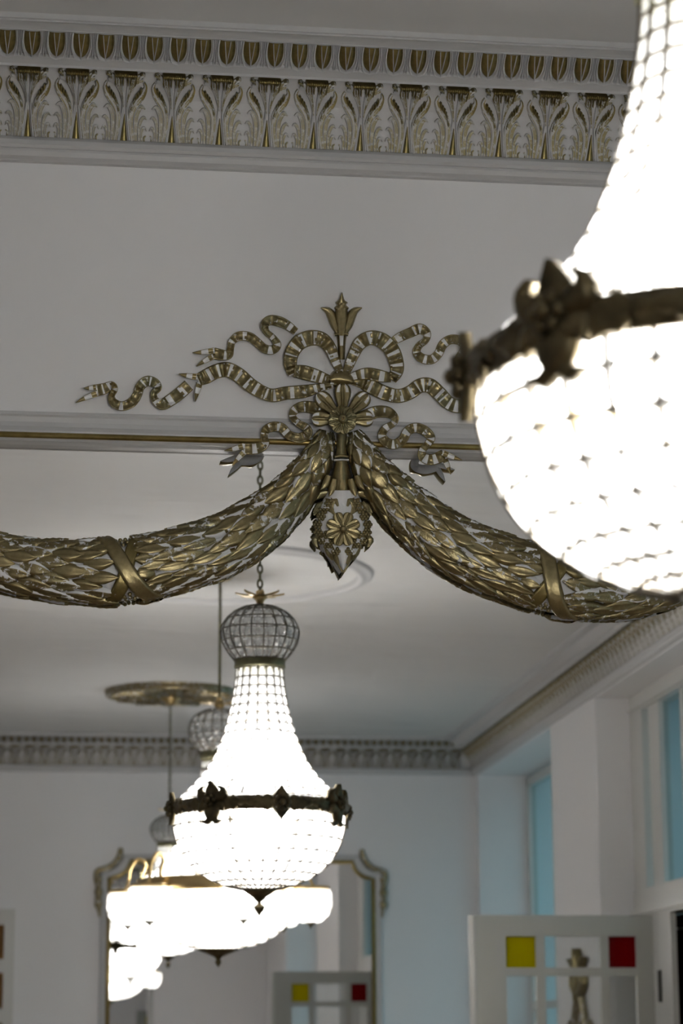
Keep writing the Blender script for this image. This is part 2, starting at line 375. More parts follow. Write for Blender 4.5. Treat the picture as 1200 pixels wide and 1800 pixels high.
def acanthus(fine=1.0):
    """one leaf-and-stem repeat of the frieze, in local coordinates (x along the wall, -y out of it)"""
    mb = MB(); f = motif_map(ACA, PIT); N = lambda k: max(4, int(k*fine))
    VEIN = [(-1, 0), (-.95, .5), (-.7, .95), (-.42, .45), (-.2, .9), (0, .5), (.25, 1), (.5, .5), (.75, .95), (.95, .5), (1, 0)]
    sweep(mb, [(0, .0, .15), (0, .17, .09), (0, .38, .012)], .005, f, ROUND, N(8), 1)
    for s in (-1, 1):
        g = lambda i, j: 2 if j in (0, 2, 4, 6, 9) else 0
        sweep(mb, [(s*.115, 0, .05), (s*.065, .3, .05), (s*.035, .55, .045), (s*.055, .8, .05), (s*.10, .95, .06)], .010, f, ROUND, N(12), 0)
        sweep(mb, [(s*.185, 0, .09), (s*.135, .22, .11), (s*.14, .38, .13), (s*.195, .50, .15), (s*.29, .60, .15), (s*.37, .68, .13), (s*.42, .77, .08), (s*.385, .85, .03)], .014, f, VEIN, N(22), lambda i, j: (1 if i > 12*fine and j in (0, 1, 2, 3) else 2 if j in (0, 2, 4, 7, 9) else 0))
        sweep(mb, [(s*.245, 0, .07), (s*.235, .2, .09), (s*.25, .36, .10), (s*.30, .45, .09), (s*.36, .49, .06), (s*.43, .46, .02)], .012, f, VEIN, N(16), g)
        sweep(mb, [(s*.315, 0, .05), (s*.31, .18, .065), (s*.345, .29, .07), (s*.41, .34, .05), (s*.465, .31, .015)], .010, f, VEIN, N(12), g)
        sweep(mb, [(s*.375, 0, .045), (s*.36, .10, .05), (s*.39, .18, .055), (s*.44, .19, .035), (s*.47, .15, .012)], .009, f, VEIN, N(12), g)
        sweep(mb, [(s*.43, 0, .03), (s*.42, .05, .035), (s*.46, .08, .02)], .007, f, LEAF, N(6), 2)
        for k, (a, t) in enumerate(((.19, .575), (.225, .625), (.27, .665), (.32, .715), (.155, .51), (.13, .45))):
            sweep(mb, [(s*(a-.01), t-.045, .02), (s*a, t-.01, .06), (s*(a+.012), t+.03, .05), (s*(a+.002), t+.055, .02)], .019, f, ROUND, N(7), 1 if k in (1, 2, 3) else 2)
        sweep(mb, [(s*.03, .48, .02), (s*.07, .66, .07), (s*.14, .79, .10), (s*.24, .86, .08), (s*.36, .89, .03)], .014, f, VEIN, N(14), g)
        sweep(mb, [(s*.05, .62, .02), (s*.10, .76, .07), (s*.17, .87, .09), (s*.30, .95, .05)], .017, f, VEIN, N(12), g)
        sweep(mb, [(s*.28, .91, .03), (s*.33, .955, .09), (s*.40, .97, .03)], .018, f, ROUND, N(6), 2)
        for a in (.05, .10, .15, .20): sweep(mb, [(s*a, .80, .02), (s*a*1.08, .86, .05), (s*a*1.1, .93, .02)], .020, f, ROUND, N(5), 1 if a in (.10, .2) else 2)
    if fine == 1.0:
        for k in range(11): x = -.22+.044*k; sweep(mb, [(x, .93, .03), (x, .965, .05), (x, 1.0, .03)], .027, f, ROUND, 5, 1)
    sweep(mb, [(-.24, .965, .05), (-.19, .965, .085), (0, .965, .095), (.19, .965, .085), (.24, .965, .05)], .024, f, ROUND, N(16), 1)
    return mb
def eggdart(fine=1.0):
    mb = MB(); f = motif_map(EGG, PIT/2); N = lambda k: max(4, int(k*fine))
    f2 = lambda a, t, h: f(a, 1-t, h)
    sweep(mb, [(0, .02, .60), (0, .25, .66), (0, .55, .64), (0, .8, .50), (0, .93, .30), (0, .99, .06)], .006, f, ROUND, N(14), 1)
    for s in (-1, 1):
        sweep(mb, [(s*.365, 0, .06), (s*.395, .35, .06), (s*.38, .65, .07), (s*.25, .95, .09), (0, 1.06, .10)], .012, f, ROUND, N(12), 0)
        sweep(mb, [(s*.12, .02, .05), (s*.085, .35, .045), (s*.03, .75, .045), (0, .97, .03)], .013, f, ROUND, N(8), 0)
        sweep(mb, [(s*.465, 0, .035), (s*.47, .5, .04), (s*.44, 1.0, .04)], .009, f, ROUND, N(6), 0)
    sweep(mb, [(-.5, 1.0, .10), (-.25, 1.06, .16), (0, 1.10, .18), (.25, 1.06, .16), (.5, 1.0, .10)], .008, f, ROUND, N(8), 0)
    return mb
def cornice(name, x0, x1, loc, rz):
    """plain run of the profile from x0 to x1 in the local frame (wall face is y = 0, room is -y)"""
    mb = MB(); K = len(PROF)
    vs = [(x, -p, z+ZC) for x in (x0, x1) for p, z in PROF]
    mb.add(vs, [(i, i+1, K+i+1, K+i) for i in range(K-1)], 0, False)
    o = struct(mb, name, M['plaster']); o.location = loc; o.rotation_euler.z = rz
    return o
GM = [M['plaster'], M['gold_dark'], M['wash']]
# mirror wall: every repeat is its own piece
c1 = cornice('trim_1', XL, XR0+.3, (0, YW, 0), 0)
xa0 = P(50, 170, YW-.08).x           # a stem of the frieze
aproto = acanthus().build('acanthus_leaf', GM, c1); eproto = eggdart().build('egg_and_dart', GM, c1)
k0, k1 = -3, 24
first = True
for k in range(k0, k1):
    o = aproto if first else aproto.copy()
    if not first: COL.objects.link(o)
    o.parent = c1; o.location = (xa0+k*PIT, 0, 0)
    for e in (0, 1):
        q = eproto if first and e == 0 else eproto.copy()
        if not (first and e == 0): COL.objects.link(q)
        q.parent = c1; q.location = (xa0+(k+e*.5+.05)*PIT, 0, 0)
    first = False
# far wall and side wall, seen in the mirror only: the frieze runs on as one piece of pattern
lowA, lowE = acanthus(.5), eggdart(.5)
def frieze(par, x0, x1, step):
    mb = MB(); n = int((x1-x0)/step)
    for k in range(n):
        mb.merge(lowA, (x0+(k+.5)*step, 0, 0)); mb.merge(lowE, (x0+(k+.25)*step, 0, 0)); mb.merge(lowE, (x0+(k+.75)*step, 0, 0))
    mb.build('acanthus_frieze', GM, par)
c2 = cornice('trim_2', -XR1-.2, 3.4, (0, YF, 0), pi)
frieze(c2, -XR1+.12, .7, PIT)
ang = math.atan2(-13.3, side_x(YF)-side_x(0))
Ls = math.hypot(13.3, side_x(YF)-side_x(0))
c3 = cornice('trim_3', -.2, Ls+.2, (side_x(0), 0, 0), ang)
frieze(c3, 3.5, Ls-.10, PIT)

# ------------------------------------------------------------------ mirrors
def frame_path(W, zt_, zb_, n=8, nx=.16, nz=.13):
    """outline with scooped upper corners (x, z)"""
    pts = [(-W, zb_)]
    pts.append((-W, zt_-nz))
    for i in range(1, n): a = pi/2*i/n; pts.append((-W+nx*(1-cos(a)), zt_-nz+nz*sin(a)) if False else (-W+nx*sin(a), zt_-nz*cos(a)))
    pts.append((-W+nx, zt_)); pts.append((W-nx, zt_))
    for i in range(1, n): a = pi/2*i/n; pts.append((W-nx*cos(a), zt_-nz*sin(a)))
    pts += [(W, zt_-nz), (W, zb_)]
    return pts
# near mirror ---------------------------------------------------------------
near = empty('framed_mirror', (MX, 0, ZB))
tag(near, 'large wall mirror with white moulding and thin gilt rod, under the gilt bow', 'mirror')
mb = MB(); mb.box((-MW, .0, 0), (MW, .01, zt-ZB)); mb.build('mirror_glass', M['mirror'], near)
zr = P(450, 776, YW-.012).z - ZB
zg = P(100, 727, YW).z - ZB
mb = MB()
pm = [(YW, zg+.004), (YW-.006, zg+.002), (YW-.008, zg-.006), (YW-.004, zg-.010), (YW-.002, zg-.022), (YW-.005, zr+.024), (YW-.013, zr+.012), (YW-.012, zr-.006), (YW-.006, zr-.012), (YW+.006, zt-ZB-.004), (.0, zt-ZB-.004)]
def hrun(x0, x1): mb.add([(x, y, z) for x in (x0, x1) for y, z in pm], [(i, i+1, len(pm)+i+1, len(pm)+i) for i in range(len(pm)-1)], 0, False)
hrun(-MW-.05, MW+.05)
for s in (-1, 1): mb.box((s*MW-.02, YW-.02, -.05), (s*(MW+.05), 0, zg))
mb.box((-MW-.05, YW-.02, -.08), (MW+.05, 0, .01))
mb.build('moulding', M['plaster'], near)
mb = MB(); yr = YW-.014
mb.tube([(-MW, yr, 0), (-MW, yr, zr), (-MW+.001, yr, zr)], .0065, 8); mb.tube([(-MW, yr, zr), (MW, yr, zr)], .0072, 10); mb.tube([(MW, yr, 0), (MW, yr, zr)], .0065, 8)
mb.build('gilt_rod', M['rod'], near)
# far mirror ----------------------------------------------------------------
fc = R(425, 1515, 18.9); FX, FZT, FZB = fc.x, fc.z, .75
far = empty('framed_mirror', (FX, YF, FZB))
tag(far, 'tall gilt-edged wall mirror with scooped corners on the far wall', 'mirror')
fp = frame_path(1.03, FZT-FZB, 0)
mb = MB(); mb.add([(x, .030, z) for x, z in fp], [tuple(range(len(fp)))], 0, False); mb.build('mirror_glass', M['mirror'], far)
mb = MB(); mb.tube([(x, .036, z) for x, z in fp], .016, 8); mb.build('gilt_rod', M['rod'], far)
fo = [(x*1.055, z+.045*(z > .1)) for x, z in fp]
mb = MB(); mb.add([(x, .025, z) for x, z in fp]+[(x, .045, z) for x, z in fo]+[(x*1.01, 0, z+.01) for x, z in fo],
    [(i, i+1, len(fp)+i+1, len(fp)+i) for i in range(len(fp)-1)]+[(len(fp)+i, len(fp)+i+1, 2*len(fp)+i+1, 2*len(fp)+i) for i in range(len(fp)-1)], 0, False)
mb.build('moulding', M['plaster'], far)
for s in (-1, 1):
    mb = MB(); f = lambda a, b, h: (s*a, .02+h, b)
    zt_ = FZT-FZB
    K_ = .045
    sweep(mb, [(q_+K_, r_, w_) for q_, r_, w_ in [(.90, zt_+.10, .035), (.905, zt_+.05, .05), (.93, zt_-.0, .045), (.98, zt_-.045, .05), (1.03, zt_-.065, .055), (1.075, zt_-.08, .05), (1.085, zt_-.13, .045), (1.065, zt_-.19, .055), (1.06, zt_-.25, .06), (1.07, zt_-.30, .05), (1.06, zt_-.36, .04), (1.055, zt_-.43, .012)]], .03, f, ROUND, 30, lambda i, j: 0)
    for z, r in ((-.14, .03), (-.24, .035), (-.33, .035)): mb.ball((s*1.11, .045, zt_+z), r, 0, 8, (1, .6, 1.2))
    mb.build('corner_scroll', M['gold_worn'], far)
# far wall: white framed door with amber panes at the left edge
q0 = R(27, 1597, 18.8)
dx1 = q0.x; dl = empty('door_2', (dx1-.5, YF, 0)); dl['kind'] = 'structure'
mb = MB()
for a_, b_2, c_, d_ in ((.42, .5, 0, q0.z), (-.5, -.42, 0, q0.z), (-.42, .42, q0.z-.12, q0.z), (-.42, .42, 0, .8), (-.42, -.03, q0.z-.48, q0.z-.38), (.03, .42, q0.z-.48, q0.z-.38), (-.42, -.03, q0.z-.85, q0.z-.75), (.03, .42, q0.z-.85, q0.z-.75), (-.03, .03, .8, q0.z-.12)):
    mb.box((a_, .0, c_), (b_2, .06, d_))
mb.build('door_frame', M['wood_white'], dl)
mb = MB(); mb.box((-.44, .01, .7), (.44, .02, q0.z-.1)); mb.build('amber_glass', M['amber'], dl)

# gilded pier ornament on the right wall, between the window and the door
py = -(15.0-5.6); px_ = side_x(py)
tro = empty('pier_ornament', (px_, py, ZC-1.2))
tag(tro, 'tall gilt openwork relief tapering to a crest on the pier behind the open door', 'wall ornament')
f = lambda a, b, h: (-.008-h+.0234*a*-2.2, a*2.2, b+1.2)
mb = MB()
def sw(mb, pts, *a, **k): sweep(mb, [(x, y, w_*.5) for x, y, w_ in pts], *a, **k)
ztp = .58
for s in (-1, 1):
    sw(mb, [(s*.03, ztp-.30, .06), (s*.10, ztp-.55, .07), (s*.20, ztp-.95, .08), (s*.32, ztp-1.5, .08), (s*.40, ztp-1.75, .06)], .04, f, LEAF, 20, 0)
    for k in range(5):
        z = ztp-.5-k*.24; r = .05+.05*k
        sw(mb, [(s*r, z-.08, .03), (s*r*.4, z, .05), (0, z+.05, .03)], .035, f, ROUND, 8, 0)
        sw(mb, [(s*(r+.03), z-.05, .03), (s*(r+.10), z, .05), (s*(r+.07), z+.06, .02)], .035, f, ROUND, 8, 0)
mb.build('scroll_legs', M['gold_worn'], tro)
mb = MB()
for s in (-1, 1):
    sw(mb, [(0, ztp-.3, .08), (s*.07, ztp-.22, .09), (s*.05, ztp-.12, .07), (s*.10, ztp-.06, .03)], .05, f, ROUND, 10, 0)
sw(mb, [(0, ztp-.32, .07), (0, ztp-.15, .12), (0, ztp-.05, .08), (0, ztp, .02)], .06, f, LEAF, 10, 0)
mb.build('crest', M['gold_dark'], tro)

# ------------------------------------------------------------------ gilt bow, swags and pendant on the mirror wall
def zb(v):
    """how far the back of the relief stands from the glass plane: on the wall, over the moulding, then down towards the glass"""
    if v < 712: return YW-.002
    if v < 735: return YW-.002-.014*(v-712)/23
    if v < 800: return YW-.016
    return YW-.016+(-.016-(YW-.016))*min(1, (v-800)/80)
def wp(u, v, h): return P(u, v, zb(v)-h)
RM = [M['gold'], M['relief_white'], M['gold_worn']]
def stripes(rnd, n, share=.62):
    """gold and white pleats across a ribbon: material index for each step"""
    out = []; k = True
    while len(out) < n:
        out += [0]*rnd.randint(2, 5) if k else [rnd.choice((1, 1, 1, 2))]*rnd.choice((1, 2, 2, 2, 3)); k = not k
        if k and rnd.random() < .35: out += [0, 2]
    return out
ROOT = P(600, 738, YW)
bow = empty('ribbon_bow_ornament', ROOT)
tag(bow, 'gilt and white plaster ribbon bow with rosette and tulip finial above the mirror', 'wall ornament')
def shift(mb, o):
    mb.v = [(x-o.x, y-o.y, z-o.z) for x, y, z in mb.v]; return mb
def ribbon(name, pts, seed, h=.020, tips=None, n=None, base=None):
    rnd = random.Random(seed); L_ = sum(math.hypot(b[0]-a[0], b[1]-a[1]) for a, b in zip(pts, pts[1:]))
    n = n or max(16, int(L_/2.6)); st = stripes(rnd, n); mb = MB(); ph = rnd.random()*6
    mat = lambda i, j: 0 if j in (0, 1, 6, 7) else (st[i] if rnd.random() > .06 else 2)
    sweep(mb, pts, h, wp, RIB, n, mat, lambda t: .85+.24*sin(t*L_/5.5+ph)+.16*sin(t*L_/2.3)+.1*sin(t*L_/9), base, back=1)
    if tips:
        (x, y, w_) = pts[-1]; (x0, y0, _) = pts[-2]; dx, dy = x-x0, y-y0; l = math.hypot(dx, dy); nx, ny = -dy/l, dx/l
        t1, t2 = tips
        if (t1[0]-x)*nx+(t1[1]-y)*ny < (t2[0]-x)*nx+(t2[1]-y)*ny: t1, t2 = t2, t1
        for s, tp in ((1, t1), (-1, t2)):
            a = (x+nx*s*w_*.25-dx/l, y+ny*s*w_*.25-dy/l, w_*.52)
            mid = ((a[0]*.45+tp[0]*.55)+nx*s*-1.0, (a[1]*.45+tp[1]*.55)+ny*s*-1.0, w_*.42)
            sweep(mb, [a, mid, (tp[0], tp[1], 1.2)], h, wp, RIB, 12, lambda i, j: 0 if (j in (0, 1, 6, 7) or i > 5 or i in (1, 2)) else 1, back=1)
    return shift(mb, ROOT).build(name, RM, bow)
# left tails
ribbon('ribbon_tail', [(520,583,13),(505,572,17),(490,565,19),(474,563,18),(465,571,15),(468,583,12),(480,594,12),(487,606,15),(479,615,16),(465,613,16),(452,602,16),(438,592,17),(420,591,17),(408,600,14),(405,612,13),(402,624,15),(390,624,20),(375,621,21)], 1, tips=((338,620),(345,644)))
ribbon('ribbon_tail', [(590,676,8),(560,682,16),(535,688,23),(503,691,24),(480,695,24),(462,690,24),(440,677,26),(420,660,27),(400,650,27),(380,653,26),(362,662,26),(348,668,22)], 2, h=.02, tips=((314,657),(343,706)))
ribbon('ribbon_tail', [(332,677,22),(315,692,23),(300,703,22),(285,711,20),(274,705,14),(270,692,12),(278,682,13),(272,673,17),(258,670,19),(246,680,17),(241,694,17),(232,707,18),(215,714,17),(200,708,16),(196,696,12),(202,684,11),(196,677,14),(184,683,20),(170,686,21)], 3, tips=((147,682),(133,708)))
ribbon('ribbon_tail', [(590,735,16),(572,724,20),(552,717,22),(532,715,20),(518,721,16),(514,732,13),(524,744,13),(538,752,15),(540,763,18),(526,770,18),(508,765,17),(495,752,17),(480,750,18),(467,756,15),(464,768,13),(466,780,15),(452,788,20),(428,789,21)], 4, h=.02, tips=((394,792),(408,819)))
# right tails
ribbon('ribbon_tail', [(685,604,13),(702,593,17),(720,585,18),(738,578,19),(750,586,15),(748,598,12),(736,608,13),(732,620,15),(742,630,17),(758,632,17),(770,622,16),(778,606,17),(791,597,17),(806,598,17),(816,608,14),(812,618,12),(806,630,14),(818,638,18),(840,640,20)], 5, tips=((873,632),(868,660)))
ribbon('ribbon_tail', [(612,670,8),(635,673,20),(652,680,26),(676,691,26),(700,696,25),(720,690,25),(738,678,26),(755,678,27),(772,692,26),(788,708,25),(806,714,25),(826,708,26),(846,698,24),(868,690,22)], 6, h=.02, tips=((900,676),(880,716)))
ribbon('ribbon_tail', [(886,700,20),(905,715,22),(925,728,20),(938,716,14),(934,702,13),(948,692,18),(962,702,17),(970,720,18),(990,730,17),(1005,718,14),(1015,705,17),(1035,708,20)], 7, tips=((1060,704),(1070,728)))
ribbon('ribbon_tail', [(616,738,16),(640,732,22),(662,724,22),(682,725,20),(694,735,14),(690,745,12),(677,753,14),(671,766,16),(680,778,18),(694,781,18),(708,772,17),(716,758,17),(730,752,18),(746,757,18),(757,769,16),(752,780,13),(742,792,14),(744,804,18),(760,808,20),(780,800,21)], 8, h=.02, tips=((812,809),(792,834)))
# bow loops
hb = lambda u, v: .010
ribbon('bow_loop', [(602,664,8),(596,650,14),(588,632,18),(580,612,22),(566,597,26),(546,594,28),(526,602,28),(513,620,26),(510,640,24),(516,658,20)], 9, h=.024)
ribbon('bow_loop', [(517,652,22),(535,655,26),(556,661,24),(575,667,18),(594,671,12)], 10, h=.020, base=hb)
ribbon('bow_loop', [(604,664,8),(611,648,16),(621,624,20),(632,604,24),(650,594,26),(670,598,28),(686,612,28),(695,632,27),(697,652,24),(688,668,18)], 11, h=.024)
ribbon('bow_loop', [(688,664,16),(668,661,22),(646,657,22),(625,660,16),(610,668,10)], 12, h=.020, base=hb)
# knot
mb = MB()
sweep(mb, [(580,668,10),(588,665,26),(600,664,32),(612,667,26),(619,672,10)], .036, wp, ROUND, 14, 0, back=1)
shift(mb, ROOT).build('knot', RM, bow)
# tulip finial
mb = MB()
sweep(mb, [(600,632,12),(600,604,15),(600,588,19)], .018, wp, ROUND, 8, lambda i, j: 1 if j in (2, 3) and i > 2 else 0, back=1)
sweep(mb, [(588,588,7),(600,586,9),(612,588,7)], .024, wp, ROUND, 6, 0, back=1)
for s in (-1, 1):
    sweep(mb, [(600+s*4,588,8),(600+s*12,572,15),(600+s*17,556,17),(600+s*24,546,13),(600+s*36,541,2)], .022, wp, LEAF, 14, 0, back=1)
sweep(mb, [(600,590,14),(600,572,22),(600,555,26),(600,546,22),(600,541,26),(600,536,17),(600,532,22),(600,527,11),(601,514,1)], .030, wp, LEAF, 30, 0, back=1)
shift(mb, ROOT).build('tulip_finial', RM, bow)
# rosette
RC = (602, 738)
def petal(mb, ang, r0, r1, wd, h, b=0, mat=0, n=10):
    c, s = cos(ang), -sin(ang); L_ = r1-r0
    pts = [(RC[0]+c*(r0+L_*t), RC[1]+s*(r0+L_*t), wd*k) for t, k in ((0, .45), (.3, .72), (.62, 1), (.85, .9), (.97, .5), (1, .1))]
    sweep(mb, pts, h, wp, [(-1, 0), (-.95, .7), (-.7, 1), (-.35, .55), (-.12, .75), (0, .95), (.12, .75), (.35, .55), (.7, 1), (.95, .7), (1, 0)], n, mat, base=(lambda u, v: b), back=1)
for k, a in enumerate((3, 46, 90, 134, 177)):
    mb = MB(); petal(mb, radians(a), 16, 64 if k in (1, 2, 3) else 54, 30, .022, .006, lambda i, j: 1 if j in (2, 7) and i > 3 else 0)
    shift(mb, ROOT).build('petal', RM, bow)
mb = MB()
for k in range(8): petal(mb, 2*pi*k/8+.2, 4, 25, 20, .015, .024)
o = shift(mb, ROOT).build('rosette', RM, bow)
mb = MB(); cpt = wp(602, 738, .03)
mb.lathe([(0, .016), (.006, .0155), (.0105, .012), (.0125, .006), (.0145, .004), (.0145, 0)], 20, (0, 0, 0))
mb.v = [(x+cpt.x, cpt.y-z, y+cpt.z) for x, y, z in mb.v]; shift(mb, ROOT); q = mb.build('rosette_button', M['gold'], o)
mb = MB()
mb.lathe([(0, .0185), (.0042, .0175), (.0048, .015)], 14); mb.v = [(x+cpt.x, cpt.y-z, y+cpt.z) for x, y, z in mb.v]
mb.box((cpt.x-.003, cpt.y-.0190, cpt.z-.0006), (cpt.x+.003, cpt.y-.0172, cpt.z+.0006), 1); mb.box((cpt.x-.0006, cpt.y-.0190, cpt.z-.003), (cpt.x+.0006, cpt.y-.0172, cpt.z+.003), 1)
shift(mb, ROOT).build('screw', [M['brass'], M['iron']], o)

# leaf swags ---------------------------------------------------------------
def swag(cl, tie_s, side, label):
    """cl: centre line (u, v, width) in the plane of the wall; leaves point to the tie at parameter tie_s"""
    o = P(cl[0][0], cl[0][1], YW)
    root = empty('leaf_swag', o); tag(root, label, 'swag')
    n = 140; q = cr(cl, n)
    S = [0]
    for a, b in zip(q, q[1:]): S.append(S[-1]+math.hypot(b[0]-a[0], b[1]-a[1]))
    def at(s):
        s = max(0, min(S[-1]-.01, s)); k = 0
        lo, hi = 0, n-1
        while hi-lo > 1:
            m_ = (lo+hi)//2
            if S[m_] <= s: lo = m_
            else: hi = m_
        t = (s-S[lo])/(S[hi]-S[lo]); a, b = q[lo], q[hi]
        x, y, w_ = (a[i]+(b[i]-a[i])*t for i in range(3)); L_ = math.hypot(b[0]-a[0], b[1]-a[1])
        return x, y, w_, -(b[1]-a[1])/L_, (b[0]-a[0])/L_
    PXM = 5.6/FPX
    def surf(s, phi, h):
        """point on the half-round body: phi = -90..90 degrees across"""
        x, y, w_, nx, ny = at(s); r = w_/2 + h/PXM
        hh = max(0, cos(phi))*(w_/2*PXM*.62 + h)
        return P(x+nx*sin(phi)*r, y+ny*sin(phi)*r, zb(y+ny*sin(phi)*r)-hh)
    mb = MB(); K = 15; N = 110; vs = []
    for i in range(N):
        for j in range(K): vs.append(surf(S[-1]*i/(N-1), radians(-94+188*j/(K-1)), -.004))
    fs = [(i*K+j, i*K+j+1, (i+1)*K+j+1, (i+1)*K+j) for i in range(N-1) for j in range(K-1)]+[(i*K, (i+1)*K, (i+1)*K+K-1, i*K+K-1) for i in range(N-1)]
    mb.add(vs, fs, 0, True); shift(mb, o).build('swag_body', [M['relief_white']], root)
    rnd = random.Random(side*7+3); mb = MB(); tie = tie_s*S[-1]
    def leaf(sc_, phi, Lp, half, dirn):
        A, B = 11, 9; vs = []; wh = rnd.choice((0, 0, 1, 2)); lim = rnd.random(); tw = rnd.uniform(-.10, .10); lift = rnd.uniform(.004, .009)
        for i in range(A):
            t = i/(A-1); wd = half*(sin(pi*min(1, t*.92+.10))**.75 if t < 1 else 0)*(1 if t < .5 else 1-.25*(t-.5))
            if t == 1: wd = .01
            for j in range(B):
                k = -1+2*j/(B-1)
                h = .001+lift*t + .006*(1-k*k)**.5*sin(pi*(t*.8+.15)) - (.0026 if j == B//2 else 0) + .0011*sin(t*34-abs(k)*9)
                vs.append(surf(sc_+dirn*Lp*t, phi+tw*t+k*wd, h if abs(k) < .99 else -.002+lift*.5*t))
        fs = []; ms = []
        for i in range(A-1):
            for j in range(B-1):
                fs.append((i*B+j, i*B+j+1, (i+1)*B+j+1, (i+1)*B+j)); ms.append(2 if (wh == 1 and j in (0, 1) and 1 < i < 9 and lim > .3) or (wh == 2 and j in (B-2, B-3) and i > 2) or (lim < .25 and j in (0, B-2) and i < 6) else lm)
        mb.add(vs, fs, ms, True)
    for dirn, s0, s1 in ((1, -8, tie-30), (-1, S[-1]+10, tie+30)):
        s = s0; row = 0
        while (s < s1-16) if dirn == 1 else (s > s1+16):
            w_ = at(s)[2]; Lp = 24+w_*.36; m_ = max(3, int(round(w_/17)))
            for k in range(m_+1):
                phi = radians(-88+176*(k+(.5 if row % 2 else 0))/m_)
                if abs(phi) > radians(95): continue
                lm = 0 if rnd.random() < .6 else 1
                e = s1-s if dirn == 1 else s-s1
                leaf(s+rnd.uniform(-3, 3), phi, min(Lp*rnd.uniform(.92, 1.12), e+14), radians(88)/m_*.98, dirn)
            s += dirn*(Lp*.5); row += 1
    shift(mb, o).build('leaves', [M['gold'], M['gold_worn'], M['relief_white']], root)
    # crossed tie bands
    for (sa, pa, sb, pb, wd, hh) in ((tie-42, -92, tie+42, 92, 13, .012), (tie+36, -92, tie-36, 92, 11, .007)):
        mb = MB(); N2 = 26; vs = []; PR = [(-1, 0), (-.95, .7), (-.6, 1), (-.3, .72), (0, .95), (.3, .72), (.6, 1), (.95, .7), (1, 0)]
        for i in range(N2):
            t = i/(N2-1)
            for k, h in PR: vs.append(surf(sa+(sb-sa)*t+k*wd, radians(pa+(pb-pa)*t)+k*wd/ (at(tie)[2]*.5)*(-1 if sb > sa else 1)*.45, .002+hh*h))
        B = len(PR)
        mb.add(vs, [(i*B+j, i*B+j+1, (i+1)*B+j+1, (i+1)*B+j) for i in range(N2-1) for j in range(B-1)], 0, True)
        shift(mb, o).build('tie_band', M['gold_dark'] if hh < .01 else M['gold'], root)
    for ph in (-64, 64):
        sg = 1 if ph > 0 else -1; mb = MB()
        for k, (ds, dp) in enumerate(((0, 0), (-9, 8), (9, 8), (0, 13), (-16, 19), (16, 19), (-6, 22), (6, 22))):
            p = surf(tie+ds, radians(ph+sg*dp*.9-sg*12), .004); mb.ball(p, .0055, 0, 8)
        shift(mb, o).build('berry_cluster', M['gold_worn'], root)
    return root
swag([(574,757,12),(567,783,34),(548,824,54),(516,866,70),(480,900,82),(448,924,90),(405,950,95),(362,968,98),(288,988,99),(205,1003,104),(100,1001,94),(0,987,88),(-90,960,82),(-165,915,74),(-215,860,60),(-240,800,36)], .455, 1, 'left gilt laurel leaf swag with crossed ties, hanging over the mirror')
swag([(621,758,12),(631,785,34),(654,828,56),(690,870,72),(735,912,84),(800,958,94),(880,993,100),(985,1024,104),(1060,1034,96),(1130,1032,88),(1200,1010,82),(1275,968,76),(1345,910,66),(1390,850,52),(1410,795,34)], .455, 2, 'right gilt laurel leaf swag with crossed ties, partly behind the lit chandelier')

# pendant drop --------------------------------------------------------------
po = P(601, 765, YW)
pen = empty('pendant_drop', po); tag(pen, 'gilt plaster pendant drop with bell and flower cluster between the two swags', 'wall ornament')
mb = MB()
sweep(mb, [(601,762,19),(600,785,20),(600,800,22)], .024, wp, ROUND, 8, 0, back=1)
sweep(mb, [(588,803,6),(600,801,8),(612,803,6)], .030, wp, ROUND, 6, 0, back=1); sweep(mb, [(587,809,5),(600,808,6),(613,809,5)], .028, wp, ROUND, 6, 1, back=1)
shift(mb, po).build('stem', RM, pen)
mb = MB()
sweep(mb, [(600,810,22),(600,828,32),(600,846,42),(600,858,50),(600,868,44)], .034, wp, ROUND, 12, 0, back=1)
for x, y, tx, ty, w_ in ((578,848,563,861,14),(588,854,578,873,16),(602,856,604,886,20),(616,854,626,873,16),(626,848,641,861,14)):
    sweep(mb, [(x,y-12,w_*.7),(x+(tx-x)*.4,y+(ty-y)*.3,w_),(tx,ty,1)], .014, wp, LEAF, 10, 0, base=lambda u, v: .024, back=1)
shift(mb, po).build('bell', RM, pen)
mb = MB()
sweep(mb, [(601,862,48),(601,880,68),(601,905,84),(602,930,88),(602,950,76),(603,970,50),(603,988,22),(603,1002,3)], .040, wp, [(-1, 0), (-.96, .4), (-.8, .68), (-.45, .92), (0, 1), (.45, .92), (.8, .68), (.96, .4), (1, 0)], 24, 1, back=1)
shift(mb, po).build('drop_body', RM, pen)
mb = MB(); rnd = random.Random(5)
def bh(u, v):
    hw = 48 if 895 < v < 945 else 36 if 875 < v < 962 else 22
    k = min(1, abs(u-602)/hw); return .040*sqrt(max(.05, 1-k*k))*.95
for s in (-1, 1):
    for pts in ([(s*20,866,6),(s*36,868,15),(s*48,878,3)], [(s*30,885,6),(s*42,890,14),(s*52,902,2)], [(s*12,878,5),(s*20,888,13),(s*16,902,3)], [(s*42,940,5),(s*49,950,12),(s*44,962,2)], [(s*36,882,4),(s*44,894,12),(s*50,906,3)], [(s*8,890,4),(s*14,878,11),(s*24,870,3)], [(s*22,898,4),(s*20,884,10),(s*30,876,3)],
                [(s*14,905,4),(s*24,893,12),(s*36,890,3)], [(s*30,952,4),(s*38,942,12),(s*44,930,3)], [(s*8,992,5),(s*14,978,12),(s*20,964,3)], [(s*18,985,3),(s*24,972,11),(s*32,962,2)]):
        sweep(mb, [(602+a, b, c) for a, b, c in pts], .009, wp, LEAF, 8, 0, base=lambda u, v: bh(u, v)-.003)
    sweep(mb, [(603+s*2,978,8),(603+s*7,988,11),(603+s*2,1006,2)], .014, wp, LEAF, 8, 0, base=lambda u, v: .012)
